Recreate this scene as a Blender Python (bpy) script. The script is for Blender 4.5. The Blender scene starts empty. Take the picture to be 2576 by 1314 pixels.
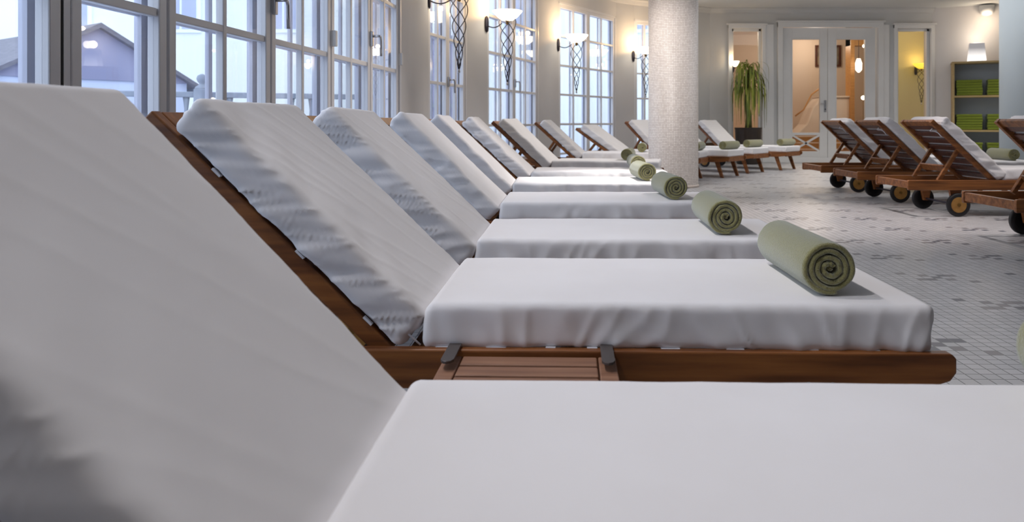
import bpy, bmesh, math, random
from mathutils import Vector, Matrix, noise
R = math.radians
PI = math.pi
random.seed(7)
sc = bpy.context.scene
COL = sc.collection

# ---------------------------------------------------------------- materials
def nmat(name):
    m = bpy.data.materials.new(name); m.use_nodes = True
    nt = m.node_tree; b = nt.nodes['Principled BSDF']
    return m, nt, b

def M(nt, op, a, b=None, c=None):
    n = nt.nodes.new('ShaderNodeMath'); n.operation = op
    for i, v in enumerate((a, b, c)):
        if v is None: continue
        if isinstance(v, (int, float)): n.inputs[i].default_value = v
        else: nt.links.new(v, n.inputs[i])
    return n.outputs[0]

def plain(name, col, rough=.6, metal=0., spec=.5, sheen=0.):
    m, nt, b = nmat(name)
    b.inputs['Base Color'].default_value = (*col, 1)
    b.inputs['Roughness'].default_value = rough
    b.inputs['Metallic'].default_value = metal
    b.inputs['Specular IOR Level'].default_value = spec
    b.inputs['Sheen Weight'].default_value = sheen
    return m

def noisy(name, c1, c2, scale=(8, 8, 8), rough=.6, detail=4, bump=0., bdist=.002, nscale=1., spec=.5, sheen=0., bscale=None):
    m, nt, b = nmat(name)
    L = nt.links.new
    tc = nt.nodes.new('ShaderNodeTexCoord'); mp = nt.nodes.new('ShaderNodeMapping')
    mp.inputs['Scale'].default_value = scale
    n = nt.nodes.new('ShaderNodeTexNoise'); n.inputs['Scale'].default_value = nscale; n.inputs['Detail'].default_value = detail
    r = nt.nodes.new('ShaderNodeValToRGB')
    r.color_ramp.elements[0].color = (*c1, 1); r.color_ramp.elements[1].color = (*c2, 1)
    r.color_ramp.elements[0].position = .3; r.color_ramp.elements[1].position = .7
    L(tc.outputs['Object'], mp.inputs['Vector']); L(mp.outputs['Vector'], n.inputs['Vector'])
    L(n.outputs['Fac'], r.inputs['Fac']); L(r.outputs['Color'], b.inputs['Base Color'])
    b.inputs['Roughness'].default_value = rough
    b.inputs['Specular IOR Level'].default_value = spec
    b.inputs['Sheen Weight'].default_value = sheen; b.inputs['Sheen Tint'].default_value = (.82, .9, 1, 1)
    if bump:
        bp = nt.nodes.new('ShaderNodeBump'); bp.inputs['Strength'].default_value = bump; bp.inputs['Distance'].default_value = bdist
        src = n
        if bscale:
            src = nt.nodes.new('ShaderNodeTexNoise'); src.inputs['Scale'].default_value = bscale; src.inputs['Detail'].default_value = 3
            L(tc.outputs['Object'], src.inputs['Vector'])
        L(src.outputs['Fac'], bp.inputs['Height']); L(bp.outputs['Normal'], b.inputs['Normal'])
    return m

WOOD = noisy('teak', (.115, .036, .010), (.34, .125, .032), (3, 40, 40), .42, 5, .15, .001)
WOODD = noisy('teak_dark', (.04, .011, .008), (.11, .032, .016), (3, 40, 40), .38, 5, .15, .001)
WOODR = noisy('teak_tray', (.20, .095, .055), (.33, .17, .10), (5, 50, 50), .5, 5, .1, .001)
SHEET = noisy('white_cotton', (.80, .785, .79), (.84, .83, .84), (3, 3, 3), .95, 3, .25, .004, 1., .15, .0, 14)
TIE = plain('cotton_tie', (.72, .72, .76), .9, 0, .1)
TOWEL = noisy('olive_terry', (.25, .228, .085), (.36, .335, .135), (1, 1, 1), .95, 3, .9, .004, 260., .05, .85, 380)
TOWELG = noisy('green_terry', (.15, .19, .022), (.24, .30, .045), (1, 1, 1), .95, 3, .5, .003, 160., .05, .2, 300)
RUBBER = plain('black_rubber', (.012, .012, .014), .55)
HUB = noisy('hub_wood', (.36, .17, .035), (.48, .25, .06), (20, 20, 20), .4, 2)
STEEL = plain('brushed_steel', (.50, .50, .52), .32, .9)
BRONZE = plain('dark_bracket', (.11, .095, .09), .45, .5)
IRON = plain('dark_iron', (.035, .03, .045), .45, .6)
BRASS = plain('old_brass', (.30, .17, .05), .35, .9)
PAINT = noisy('white_paint', (.74, .74, .73), (.79, .79, .78), (2, 2, 2), .42, 2, .0)
PAINTF = noisy('frame_paint', (.80, .79, .80), (.85, .84, .85), (2, 2, 2), .35, 2, .0)
OUTP = plain('outer_sash_paint', (.66, .68, .80), .4)
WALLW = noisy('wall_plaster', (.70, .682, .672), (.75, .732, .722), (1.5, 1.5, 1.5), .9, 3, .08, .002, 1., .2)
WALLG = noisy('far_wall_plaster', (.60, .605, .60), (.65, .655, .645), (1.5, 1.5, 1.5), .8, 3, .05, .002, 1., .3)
CEIL = noisy('ceiling_plaster', (.62, .63, .62), (.67, .68, .67), (1, 1, 1), .9, 2)
SEAL = plain('door_seal', (.01, .01, .012), .7)
PLANTER = noisy('planter_dark', (.018, .013, .010), (.035, .022, .016), (4, 4, 4), .45, 2)
SOIL = noisy('soil', (.02, .013, .008), (.05, .03, .02), (30, 30, 30), .95, 4, .8, .01)
LEAF = noisy('leaf', (.06, .12, .012), (.36, .38, .05), (9, 9, 3), .45, 3)
TRUNK = noisy('trunk', (.06, .07, .02), (.13, .14, .04), (20, 20, 6), .8, 3, .6, .01)
SHELFW = noisy('shelf_birch', (.42, .30, .12), (.52, .38, .17), (3, 30, 30), .5, 4)
SHELFB = plain('shelf_back', (.42, .46, .50), .8)
PEACH = noisy('peach_wall', (.68, .56, .46), (.72, .60, .50), (1, 1, 1), .8, 2)
OCHRE = noisy('ochre_wall', (.52, .46, .25), (.58, .51, .29), (1, 1, 1), .8, 2)
BENCHW = noisy('honey_wood', (.42, .19, .045), (.62, .32, .09), (2, 20, 30), .4, 4)
CREAMB = noisy('cream_plaster', (.72, .62, .54), (.78, .69, .62), (2, 2, 2), .6, 2)
PICT = noisy('dark_print', (.05, .04, .03), (.30, .24, .16), (6, 6, 6), .6, 3)
SLATE = noisy('roof_slate', (.10, .095, .12), (.17, .165, .20), (6, 6, 30), .7, 4, .3, .01)
HOUSEW = noisy('house_render', (.25, .25, .36), (.30, .30, .42), (1, 1, 1), .8, 2)
FACADE = noisy('facade_render', (.74, .77, .74), (.78, .81, .78), (.3, .3, .3), .9, 2)
FACW = plain('facade_window', (.38, .42, .55), .3)
STONE = noisy('grey_stone', (.22, .25, .30), (.30, .33, .38), (6, 6, 6), .8, 3)
GROUNDM = noisy('terrace_paving', (.42, .45, .52), (.5, .53, .6), (2, 2, 2), .8, 3)

def emis(name, col, s, base=(.9, .9, .9)):
    m, nt, b = nmat(name)
    b.inputs['Base Color'].default_value = (*base, 1)
    b.inputs['Emission Color'].default_value = (*col, 1)
    b.inputs['Emission Strength'].default_value = s
    return m
BOWL = emis('lit_bowl', (1, .90, .72), 5)
BOWLY = emis('lit_bowl_yellow', (1, .74, .06), 1.1, (.7, .6, .2))
GLOWL = emis('lit_opal', (1, .94, .86), 4.5)
BULB = emis('lit_bulb', (1, .93, .80), 10)

def opal():
    m, nt, b = nmat('opal_shade'); L = nt.links.new
    tc = nt.nodes.new('ShaderNodeTexCoord'); s = nt.nodes.new('ShaderNodeSeparateXYZ')
    mr = nt.nodes.new('ShaderNodeMapRange'); mr.inputs[1].default_value = .02; mr.inputs[2].default_value = .26
    mr.inputs[3].default_value = 1.3; mr.inputs[4].default_value = .12
    L(tc.outputs['Object'], s.inputs[0]); L(s.outputs[2], mr.inputs[0]); L(mr.outputs[0], b.inputs['Emission Strength'])
    b.inputs['Emission Color'].default_value = (1, .95, .9, 1); b.inputs['Base Color'].default_value = (.75, .75, .8, 1)
    return m
OPAL = opal()

def glass(name, tint=(.97, .98, 1.0)):
    m = bpy.data.materials.new(name); m.use_nodes = True
    nt = m.node_tree; nt.nodes.clear(); L = nt.links.new
    o = nt.nodes.new('ShaderNodeOutputMaterial'); mx = nt.nodes.new('ShaderNodeMixShader')
    t = nt.nodes.new('ShaderNodeBsdfTransparent'); t.inputs[0].default_value = (*tint, 1)
    g = nt.nodes.new('ShaderNodeBsdfGlossy'); g.inputs['Roughness'].default_value = .0
    ge = nt.nodes.new('ShaderNodeNewGeometry'); vm = nt.nodes.new('ShaderNodeVectorMath'); vm.operation = 'DOT_PRODUCT'
    L(ge.outputs['Incoming'], vm.inputs[0]); L(ge.outputs['Normal'], vm.inputs[1])
    c_ = M(nt, 'ABSOLUTE', vm.outputs['Value'])
    fr = M(nt, 'ADD', .035, M(nt, 'MULTIPLY', .965, M(nt, 'POWER', M(nt, 'SUBTRACT', 1, c_), 5)))
    L(fr, mx.inputs[0]); L(t.outputs[0], mx.inputs[1]); L(g.outputs[0], mx.inputs[2]); L(mx.outputs[0], o.inputs[0])
    return m
GLASS = glass('window_glass')
GLASSY = glass('door_glass', (.97, .94, .88))

def floor_mat():
    m, nt, b = nmat('mosaic_floor'); L = nt.links.new
    T = .048; N = 12
    tc = nt.nodes.new('ShaderNodeTexCoord'); mp = nt.nodes.new('ShaderNodeMapping')
    mp.inputs['Rotation'].default_value = (0, 0, R(.9))
    s = nt.nodes.new('ShaderNodeSeparateXYZ')
    L(tc.outputs['Object'], mp.inputs[0]); L(mp.outputs[0], s.inputs[0])
    # offset puts the motif centre on a measured spot (2.19, 3.79)
    ca, sa = math.cos(R(.9)), math.sin(R(.9))
    mx_, my_ = ca*1.98 - sa*3.79, sa*1.98 + ca*3.79
    u = M(nt, 'ADD', M(nt, 'DIVIDE', M(nt, 'SUBTRACT', s.outputs[0], mx_), T), 100*N + 6.5)
    v = M(nt, 'ADD', M(nt, 'DIVIDE', M(nt, 'SUBTRACT', s.outputs[1], my_), T), 100*N + 6.5)
    fu, fv = M(nt, 'FRACT', u), M(nt, 'FRACT', v)
    iu, iv = M(nt, 'FLOOR', u), M(nt, 'FLOOR', v)
    mu, mv = M(nt, 'MODULO', iu, N), M(nt, 'MODULO', iv, N)
    # grout
    du = M(nt, 'ABSOLUTE', M(nt, 'SUBTRACT', fu, .5)); dv = M(nt, 'ABSOLUTE', M(nt, 'SUBTRACT', fv, .5))
    g = M(nt, 'GREATER_THAN', M(nt, 'MAXIMUM', du, dv), .455)
    # motif tiles
    tiles = [(6, 6), (7, 7), (5, 5), (7, 5), (5, 7), (3, 8), (9, 4), (4, 5), (8, 7)]
    tot = None
    for (a, c) in tiles:
        k = M(nt, 'MULTIPLY', M(nt, 'COMPARE', mu, a, .4), M(nt, 'COMPARE', mv, c, .4))
        tot = k if tot is None else M(nt, 'ADD', tot, k)
    wn = nt.nodes.new('ShaderNodeTexWhiteNoise'); wn.noise_dimensions = '2D'
    cb = nt.nodes.new('ShaderNodeCombineXYZ'); L(iu, cb.inputs[0]); L(iv, cb.inputs[1]); L(cb.outputs[0], wn.inputs['Vector'])
    r = nt.nodes.new('ShaderNodeValToRGB')
    r.color_ramp.elements[0].color = (.43, .435, .45, 1); r.color_ramp.elements[1].color = (.51, .51, .525, 1)
    L(wn.outputs['Value'], r.inputs['Fac'])
    r2 = nt.nodes.new('ShaderNodeValToRGB')
    r2.color_ramp.elements[0].color = (.06, .07, .10, 1); r2.color_ramp.elements[1].color = (.24, .22, .23, 1)
    L(wn.outputs['Value'], r2.inputs['Fac'])
    m1 = nt.nodes.new('ShaderNodeMix'); m1.data_type = 'RGBA'
    L(M(nt, 'MINIMUM', tot, 1), m1.inputs[0]); L(r.outputs[0], m1.inputs[6]); L(r2.outputs[0], m1.inputs[7])
    m2 = nt.nodes.new('ShaderNodeMix'); m2.data_type = 'RGBA'
    L(g, m2.inputs[0]); L(m1.outputs[2], m2.inputs[6]); m2.inputs[7].default_value = (.15, .155, .16, 1)
    L(m2.outputs[2], b.inputs['Base Color'])
    b.inputs['Roughness'].default_value = .38
    bp = nt.nodes.new('ShaderNodeBump'); bp.inputs['Strength'].default_value = .35; bp.inputs['Distance'].default_value = .002
    L(M(nt, 'SUBTRACT', 1, g), bp.inputs['Height']); L(bp.outputs[0], b.inputs['Normal'])
    return m
FLOORM = floor_mat()

def column_mat():
    m, nt, b = nmat('column_mosaic'); L = nt.links.new
    T = .0205; RAD = .31
    tc = nt.nodes.new('ShaderNodeTexCoord'); s = nt.nodes.new('ShaderNodeSeparateXYZ'); L(tc.outputs['Object'], s.inputs[0])
    th = M(nt, 'ARCTAN2', s.outputs[1], s.outputs[0])
    u = M(nt, 'ADD', M(nt, 'MULTIPLY', th, RAD/T), 400); v = M(nt, 'ADD', M(nt, 'DIVIDE', s.outputs[2], T), 50)
    fu, fv = M(nt, 'FRACT', u), M(nt, 'FRACT', v)
    du = M(nt, 'ABSOLUTE', M(nt, 'SUBTRACT', fu, .5)); dv = M(nt, 'ABSOLUTE', M(nt, 'SUBTRACT', fv, .5))
    g = M(nt, 'GREATER_THAN', M(nt, 'MAXIMUM', du, dv), .40)
    wn = nt.nodes.new('ShaderNodeTexWhiteNoise'); wn.noise_dimensions = '2D'
    cb = nt.nodes.new('ShaderNodeCombineXYZ'); L(M(nt, 'FLOOR', u), cb.inputs[0]); L(M(nt, 'FLOOR', v), cb.inputs[1]); L(cb.outputs[0], wn.inputs['Vector'])
    r = nt.nodes.new('ShaderNodeValToRGB')
    r.color_ramp.elements[0].color = (.72, .67, .63, 1); r.color_ramp.elements[1].color = (.90, .86, .82, 1)
    L(wn.outputs['Value'], r.inputs['Fac'])
    m2 = nt.nodes.new('ShaderNodeMix'); m2.data_type = 'RGBA'
    L(g, m2.inputs[0]); L(r.outputs[0], m2.inputs[6]); m2.inputs[7].default_value = (.36, .30, .27, 1)
    L(m2.outputs[2], b.inputs['Base Color']); b.inputs['Roughness'].default_value = .45
    bp = nt.nodes.new('ShaderNodeBump'); bp.inputs['Strength'].default_value = .8; bp.inputs['Distance'].default_value = .004
    L(M(nt, 'MULTIPLY', M(nt, 'SUBTRACT', 1, g), wn.outputs['Value']), bp.inputs['Height']); L(bp.outputs[0], b.inputs['Normal'])
    return m
COLM = column_mat()

# ---------------------------------------------------------------- mesh helpers
def box(bm, x0, x1, y0, y1, z0, z1, mat=None):
    vs = [bm.verts.new((x, y, z)) for x in (x0, x1) for y in (y0, y1) for z in (z0, z1)]
    fs = [(0, 1, 3, 2), (4, 6, 7, 5), (0, 4, 5, 1), (2, 3, 7, 6), (0, 2, 6, 4), (1, 5, 7, 3)]
    for f in fs: bm.faces.new([vs[i] for i in f])
    if mat is not None:
        for v in vs: v.co = mat @ v.co
    return vs

def prism(bm, pts, a0, a1, axis='y'):
    """polygon in (p,q) extruded along axis"""
    def P(p, q, a):
        return {'y': (p, a, q), 'x': (a, p, q), 'z': (p, q, a)}[axis]
    A = [bm.verts.new(P(p, q, a0)) for p, q in pts]; B = [bm.verts.new(P(p, q, a1)) for p, q in pts]
    bm.faces.new(A); bm.faces.new(B[::-1]); n = len(pts)
    for i in range(n): bm.faces.new((A[i], B[i], B[(i+1) % n], A[(i+1) % n]))

def tube(bm, pts, r, n=8, cap=True):
    pts = [Vector(p) for p in pts]; rings = []
    ref = Vector((0, 0, 1))
    for i, p in enumerate(pts):
        t = (pts[min(i+1, len(pts)-1)] - pts[max(i-1, 0)]).normalized()
        if abs(t.dot(ref)) > .95: ref = Vector((1, 0, 0)) if abs(t.x) < .9 else Vector((0, 1, 0))
        a = t.cross(ref).normalized(); b = t.cross(a).normalized()
        rr = r[i] if isinstance(r, (list, tuple)) else r
        rings.append([bm.verts.new(p + a*rr*math.cos(2*PI*k/n) + b*rr*math.sin(2*PI*k/n)) for k in range(n)])
        ref = -a.cross(t) if False else ref
    for i in range(len(rings)-1):
        for k in range(n):
            bm.faces.new((rings[i][k], rings[i][(k+1) % n], rings[i+1][(k+1) % n], rings[i+1][k]))
    if cap:
        bm.faces.new(rings[0][::-1]); bm.faces.new(rings[-1])

def lathe(bm, prof, n=32, c=(0, 0, 0), axis='z'):
    rings = []
    for (r, h) in prof:
        ring = []
        for k in range(n):
            a = 2*PI*k/n
            if axis == 'z': co = (c[0]+r*math.cos(a), c[1]+r*math.sin(a), c[2]+h)
            else: co = (c[0]+r*math.cos(a), c[1]+h, c[2]+r*math.sin(a))
            ring.append(bm.verts.new(co))
        rings.append(ring)
    for i in range(len(rings)-1):
        for k in range(n):
            bm.faces.new((rings[i][k], rings[i][(k+1) % n], rings[i+1][(k+1) % n], rings[i+1][k]))
    bm.faces.new(rings[0][::-1]); bm.faces.new(rings[-1])

def link(name, bm, mat, parent=None, smooth=False, bevel=0., loc=None, rotz=0, seg=2):
    bmesh.ops.recalc_face_normals(bm, faces=bm.faces[:])
    me = bpy.data.meshes.new(name); bm.to_mesh(me); bm.free()
    if smooth:
        for p in me.polygons: p.use_smooth = True
    o = bpy.data.objects.new(name, me); COL.objects.link(o); me.materials.append(mat)
    if parent: o.parent = parent
    if loc: o.location = loc
    if rotz: o.rotation_euler.z = rotz
    if bevel:
        b = o.modifiers.new('bevel', 'BEVEL'); b.width = bevel; b.segments = seg; b.limit_method = 'ANGLE'
    return o

def tag(o, label, cat, group=None, kind=None):
    if label: o['label'] = label
    if cat: o['category'] = cat
    if group: o['group'] = group
    if kind: o['kind'] = kind
    return o

def empty(name, loc=(0, 0, 0), rotz=0):
    e = bpy.data.objects.new(name, None); COL.objects.link(e); e.empty_display_size = .1
    e.location = loc; e.rotation_euler.z = rotz
    return e

def structure(o, label=None):
    o['kind'] = 'structure'
    if label: o['label'] = label
    return o

def copy_tree(o, parent=None):
    c = o.copy(); COL.objects.link(c)
    if parent: c.parent = parent
    for ch in list(o.children): copy_tree(ch, c)
    return c

NEW = bmesh.new

# ---------------------------------------------------------------- cushions
def axis_pts(h, r, n):
    a = [-h, -h+r*.12, -h+r*.3, -h+r*.6, -h+r]
    inner = [-h+r + (2*h-2*r)*i/n for i in range(1, n)]
    return a + inner + [-x for x in a[::-1]]

def cushion(L, W, T, r, seed, wr=1., nx=60, ny=24, wrmode='seat', taper=0.):
    """cushion centred on the origin, length on x, width on y, thickness on z"""
    hx, hy, hz = L/2, W/2, T/2
    X, Y, Z = axis_pts(hx, r, nx), axis_pts(hy, r, ny), axis_pts(hz, min(r, hz*.98), 5)
    bm = NEW(); V = {}
    nX, nY, nZ = len(X)-1, len(Y)-1, len(Z)-1
    off = Vector((seed*3.7, seed*1.3, seed*.77))
    rx = r
    def vert(i, j, k):
        key = (i, j, k)
        if key in V: return V[key]
        p = Vector((X[i], Y[j], Z[k]))
        q = Vector((max(-hx+rx, min(hx-rx, p.x)), max(-hy+rx, min(hy-rx, p.y)), max(-hz+r, min(hz-r, p.z))))
        d = p - q
        nrm = d.normalized() if d.length > 1e-6 else Vector((0, 0, 1))
        if d.length > 1e-6:
            # blend between a box and a rounded box so edges stay soft but firm
            p = q + nrm*rx
        side = abs(nrm.y); endx = abs(nrm.x); up = max(0, nrm.z)
        low = (hz - p.z)/(2*hz)
        dd = 0
        if wrmode == 'seat':
            f = noise.noise(Vector((p.x*9, p.z*6, p.y*1.5)) + off)*.6 + noise.noise(Vector((p.x*26+p.z*12, p.z*9, 0)) + off)*.45
            dd += (side+endx)*f*.014*wr*(.35+low)
            rg = max(0, 1-abs(noise.noise(Vector((p.x*15+p.z*9*math.sin(p.x*9), p.z*5, 2)) + off))*2.4)
            dd += (side+endx)*(-.006+.010*low + rg**2*.005*(.3+low))*wr
            g = noise.noise(Vector((p.x*3, p.y*4, 0)) + off)
            dd += up*g*.0016*wr
            e = min(1, max(0, (abs(p.y)-hy*.55)/(hy*.45)))
            dd += up*e*noise.noise(Vector((p.x*11, p.y*3, 4)) + off)*.0018*wr
        else:
            # backrest cover: folds run diagonally from the side edge
            f = noise.noise(Vector(((p.x+p.z)*13, (p.x-p.z)*3, p.y*2)) + off)*.8
            rg = 1-abs(noise.noise(Vector(((p.x+p.z*1.1)*24, (p.x-p.z)*2.5, 1)) + off))*2.2
            dd += (side+endx)*(f*.013 + max(0, rg)**2*.0055 - .002)*wr*(.55+.55*low)
            e = min(1, max(0, (-p.y+hy*.15)/(hy*1.1)))
            g = noise.noise(Vector(((p.x-p.y*.9)*8, (p.x+p.y)*1.7, 0)) + off)
            rg2 = max(0, 1-abs(noise.noise(Vector(((p.x*.7+p.y)*9, (p.x-p.y)*1.2, 3)) + off))*4)
            dd += up*(g*.009*e + rg2**2*.0016 + noise.noise(Vector((p.x*2.5, p.y*3, 2)) + off)*.005)*wr
        p = p + nrm*dd
        if p.z > 0 and abs(p.y) < hy: p.z += .004*math.cos(p.y/hy*PI/2)*math.cos(p.x/hx*PI/2)
        if taper and p.x > hx - .1: p.x -= taper*low*(p.x-hx+.1)/.1
        if k == 0 and side+endx > .2: p.z += .004*noise.noise(Vector((p.x*14, p.y*14, 9)) + off)
        V[key] = bm.verts.new(p); return V[key]
    for i in range(nX):
        for j in range(nY):
            bm.faces.new((vert(i, j, 0), vert(i, j+1, 0), vert(i+1, j+1, 0), vert(i+1, j, 0)))
            bm.faces.new((vert(i, j, nZ), vert(i+1, j, nZ), vert(i+1, j+1, nZ), vert(i, j+1, nZ)))
    for i in range(nX):
        for k in range(nZ):
            bm.faces.new((vert(i, 0, k), vert(i+1, 0, k), vert(i+1, 0, k+1), vert(i, 0, k+1)))
            bm.faces.new((vert(i, nY, k), vert(i, nY, k+1), vert(i+1, nY, k+1), vert(i+1, nY, k)))
    for j in range(nY):
        for k in range(nZ):
            bm.faces.new((vert(0, j, k), vert(0, j, k+1), vert(0, j+1, k+1), vert(0, j+1, k)))
            bm.faces.new((vert(nX, j, k), vert(nX, j+1, k), vert(nX, j+1, k+1), vert(nX, j, k+1)))
    return bm

# ---------------------------------------------------------------- lounger
def back_matrix(ang):
    """x = along the back upward, y = across, z = out of the face; origin at the hinge"""
    c, s = math.cos(ang), math.sin(ang)
    m = Matrix(((-c, 0, s, 0), (0, 1, 0, 0), (s, 0, c, .28), (0, 0, 0, 1)))
    return m

def make_lounger(label, group, ang=44, seed=1, dark=False, wr=1., lod=1, hi=False):
    W_ = WOOD
    root = empty('sun_lounger'); tag(root, label, 'sun lounger', group)
    B = back_matrix(R(ang))
    for s in (-1, 1):
        bm = NEW()
        prism(bm, [(-.78, .225), (-.785, .235), (-.785, .302), (-.778, .31), (1.19, .31), (1.2, .30), (1.2, .27), (1.187, .252), (1.16, .243), (1.05, .228), (.98, .225)], s*.278, s*.306)
        link('side_rail', bm, W_, root, bevel=.004)
    for s in (-1, 1):
        bm = NEW(); box(bm, .02, .775, s*.235, s*.270, -.027, .012, B)
        link('back_stile', bm, W_, root, bevel=.004)
    bm = NEW()
    for k in range(8):
        x = .06+k*.086
        box(bm, x, x+.052, -.235, .235, -.008, .010, B)
    link('back_slats', bm, WOODD, root, bevel=.003)
    bm = NEW(); box(bm, .715, .772, -.235, .235, -.014, .013, B); link('top_rail', bm, W_, root, bevel=.004)
    # props
    ca, sa = math.cos(R(ang)), math.sin(R(ang))
    tx, tz = -.42*ca - .02, .28+.42*sa - .03
    bx_, bz_ = tx-.155, .30
    for s in (-1, 1):
        bm = NEW()
        d = Vector((bx_-tx, 0, bz_-tz)); l = d.length; a = math.atan2(d.z, d.x)
        mm = Matrix.Translation((tx, 0, tz)) @ Matrix.Rotation(-a, 4, 'Y')
        box(bm, -.02, l, s*.195, s*.225, -.016, .016, mm)
        link('prop_strut', bm, W_, root, bevel=.003)
    bm = NEW(); mm = Matrix.Translation((tx-.085, 0, tz-.14)) @ Matrix.Rotation(R(55), 4, 'Y')
    box(bm, -.032, .032, -.195, .195, -.008, .008, mm); link('prop_crossbar', bm, W_, root, bevel=.002)
    bm = NEW()
    for k in range(14):
        x = .03+k*.083
        box(bm, x, x+.055, -.278, .278, .288, .304)
    link('seat_slats', bm, W_, root, bevel=.002)
    bm = NEW(); box(bm, 1.145, 1.175, -.278, .278, .235, .300); link('end_board', bm, W_, root, bevel=.003)
    bm = NEW(); box(bm, -.78, -.745, -.278, .278, .24, .30); link('end_board', bm, W_, root, bevel=.003)
    for s in (-1, 1):
        bm = NEW()
        prism(bm, [(.93, .30), (1.0, .30), (1.095, .0), (1.05, .0)], s*.245, s*.277)
        link('leg', bm, W_, root, bevel=.003)
    for s in (-1, 1):
        bm = NEW(); prism(bm, [(-.41, .26), (-.29, .26), (-.325, .085), (-.375, .085)], s*.225, s*.255)
        link('wheel_bracket', bm, W_, root, bevel=.003)
    bm = NEW(); lathe(bm, [(.009, -.275), (.009, .275)], 12, (-.35, 0, .10), 'y'); link('axle', bm, IRON, root, smooth=False)
    for s in (-1, 1):
        bm = NEW()
        prof = [(.066, -.012), (.085, -.018), (.096, -.016), (.1, -.008), (.1, .008), (.096, .016), (.085, .018), (.066, .012)]
        lathe(bm, [(r, h+s*.29) for r, h in prof], 32, (-.35, 0, .10), 'y')
        w = link('wheel', bm, RUBBER, root, smooth=True)
        bm = NEW(); lathe(bm, [(.0665, s*.29), (.0665, s*.304)], 32, (-.35, 0, .10), 'y')
        link('wheel_hub', bm, HUB, w, bevel=.003)
        bm = NEW(); lathe(bm, [(.0665, s*.29-s*.012), (.0665, s*.29)], 32, (-.35, 0, .10), 'y'); link('hub_back', bm, RUBBER, w)
        bm = NEW(); lathe(bm, [(.014, s*.304), (.014, s*.31)], 16, (-.35, 0, .10), 'y'); link('axle_cap', bm, BRASS, w)
    n1, n2 = (150, 50) if hi else (70, 24)
    bm = cushion(1.12, .565, .098, .020, seed, wr, n1, n2, 'seat', .02)
    bm.transform(Matrix.Translation((.62, 0, .354)))
    link('seat_cushion', bm, SHEET, root, smooth=True)
    st_ = min(.715, (.582-.115*math.cos(R(ang)))/math.sin(R(ang)))
    bm = cushion(st_-.01, .565, .095, .022, seed+11, wr*1.15, n1, n2, 'back')
    bm.transform(B @ Matrix.Translation((.01+(st_-.01)/2, 0, .066)))
    link('back_cushion', bm, SHEET, root, smooth=True)
    if hi:
        rnd = random.Random(seed)
        for x in (.09, .2, .33, .42, .58, .72, .88, 1.02, 1.12):
            l = rnd.uniform(.02, .045)
            bm = NEW(); box(bm, x, x+l, -.287, -.276, .3085, .3105); link('cover_tie', bm, TIE, root)
        for x in (.09, .30, .56):
            bm = NEW(); box(bm, x, x+.025, -.275, -.264, .013, .018, B); link('cover_tie', bm, TIE, root)
        bm = NEW()
        pts = [B @ Vector((.035, -.262, .045)), Vector((.035, -.268, .345)), Vector((.0, -.268, .352)), Vector((.025, -.27, .335)), Vector((.055, -.278, .312))]
        tube(bm, pts, .0022, 6); link('tie_cord', bm, TIE, root, smooth=True)
    return root

def place(root, x, y, th):
    root.location = (x, y, 0); root.rotation_euler.z = -R(th)

K = 102/1850
def SXY(X, Y): return (X-K*Y, Y)
def from_corner(X, Y, th):
    X = X-K*Y
    t = R(th); c, s = math.cos(t), math.sin(t)
    # world = o + c*x + s*y , -s*x + c*y for local (x,y) ; corner local (.06,-.28)
    return X-(c*.06 + s*-.28), Y-(-s*.06 + c*-.28), th

LEFT = [
    (from_corner(-.205, .592, 1.5), 46, 'nearest white-covered teak sun lounger, filling the lower left foreground'),
    (from_corner(-.196, 1.61, 1.6), 44, 'second nearest sun lounger, with a slatted side tray pulled out and a big rolled towel'),
    (from_corner(-.1275, 2.49, 1.0), 44, 'third sun lounger from the front, just behind the one with the tray'),
    (from_corner(-.065, 3.66, .8), 44, 'fourth sun lounger from the front in the window row, before the spotlit pair'),
    (from_corner(-.0, 4.82, 0), 44, 'fifth sun lounger from the front, its seat brightly lit, directly behind the fourth'),
    (from_corner(.152, 5.97, 2.5), 43, 'sixth sun lounger from the front, brightest seat, wrinkled cover and teak back edge showing'),
    (from_corner(.40, 7.62, 11), 43, 'seventh sun lounger from the front in the window row, below the second lit wall sconce'),
    (from_corner(.93, 9.71, 8.5), 42, 'eighth sun lounger from the front, below the third window sconce, its foot behind the column'),
    ((*SXY(1.63, 10.73), 24), 34, 'sun lounger with its back lowered more than the others, left of the mosaic column'),
    ((*SXY(2.384, 11.43), 38), 43, 'sun lounger whose raised back just shows against the left edge of the mosaic column'),
    ((*SXY(3.09, 12.37), 41), 43, 'sun lounger half hidden behind the mosaic column, its foot sticking out on the right'),
    ((*SXY(3.90, 13.14), 42), 43, 'farthest sun lounger of the curved row, raised white back beside the plant'),
]
loungers = []
for i, (pos, ang, lab) in enumerate(LEFT):
    r_ = make_lounger(lab, 'white-covered loungers along the windows', ang, seed=i+1, wr=(.55, 1.0, 1.0, .9, 1.0, 1.7)[min(i, 5)] if i < 6 else 1.0, hi=(i < 3))
    place(r_, *pos); loungers.append(r_)
RIGHT = [
    ((*SXY(4.317, 8.69), -.8), 'farthest of the right-hand loungers seen from behind, in front of the glass double doors'),
    ((*SXY(4.228, 7.62), -.8), 'middle one of the three right-hand loungers seen whole from behind'),
    ((*SXY(4.145, 6.53), -.8), 'right-hand lounger seen from behind, nearest with a whole orange-hubbed wheel'),
    ((*SXY(3.99, 4.97), -.8), 'lounger cut off by the right picture edge, only back top, rail and black wheel showing'),
]
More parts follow.
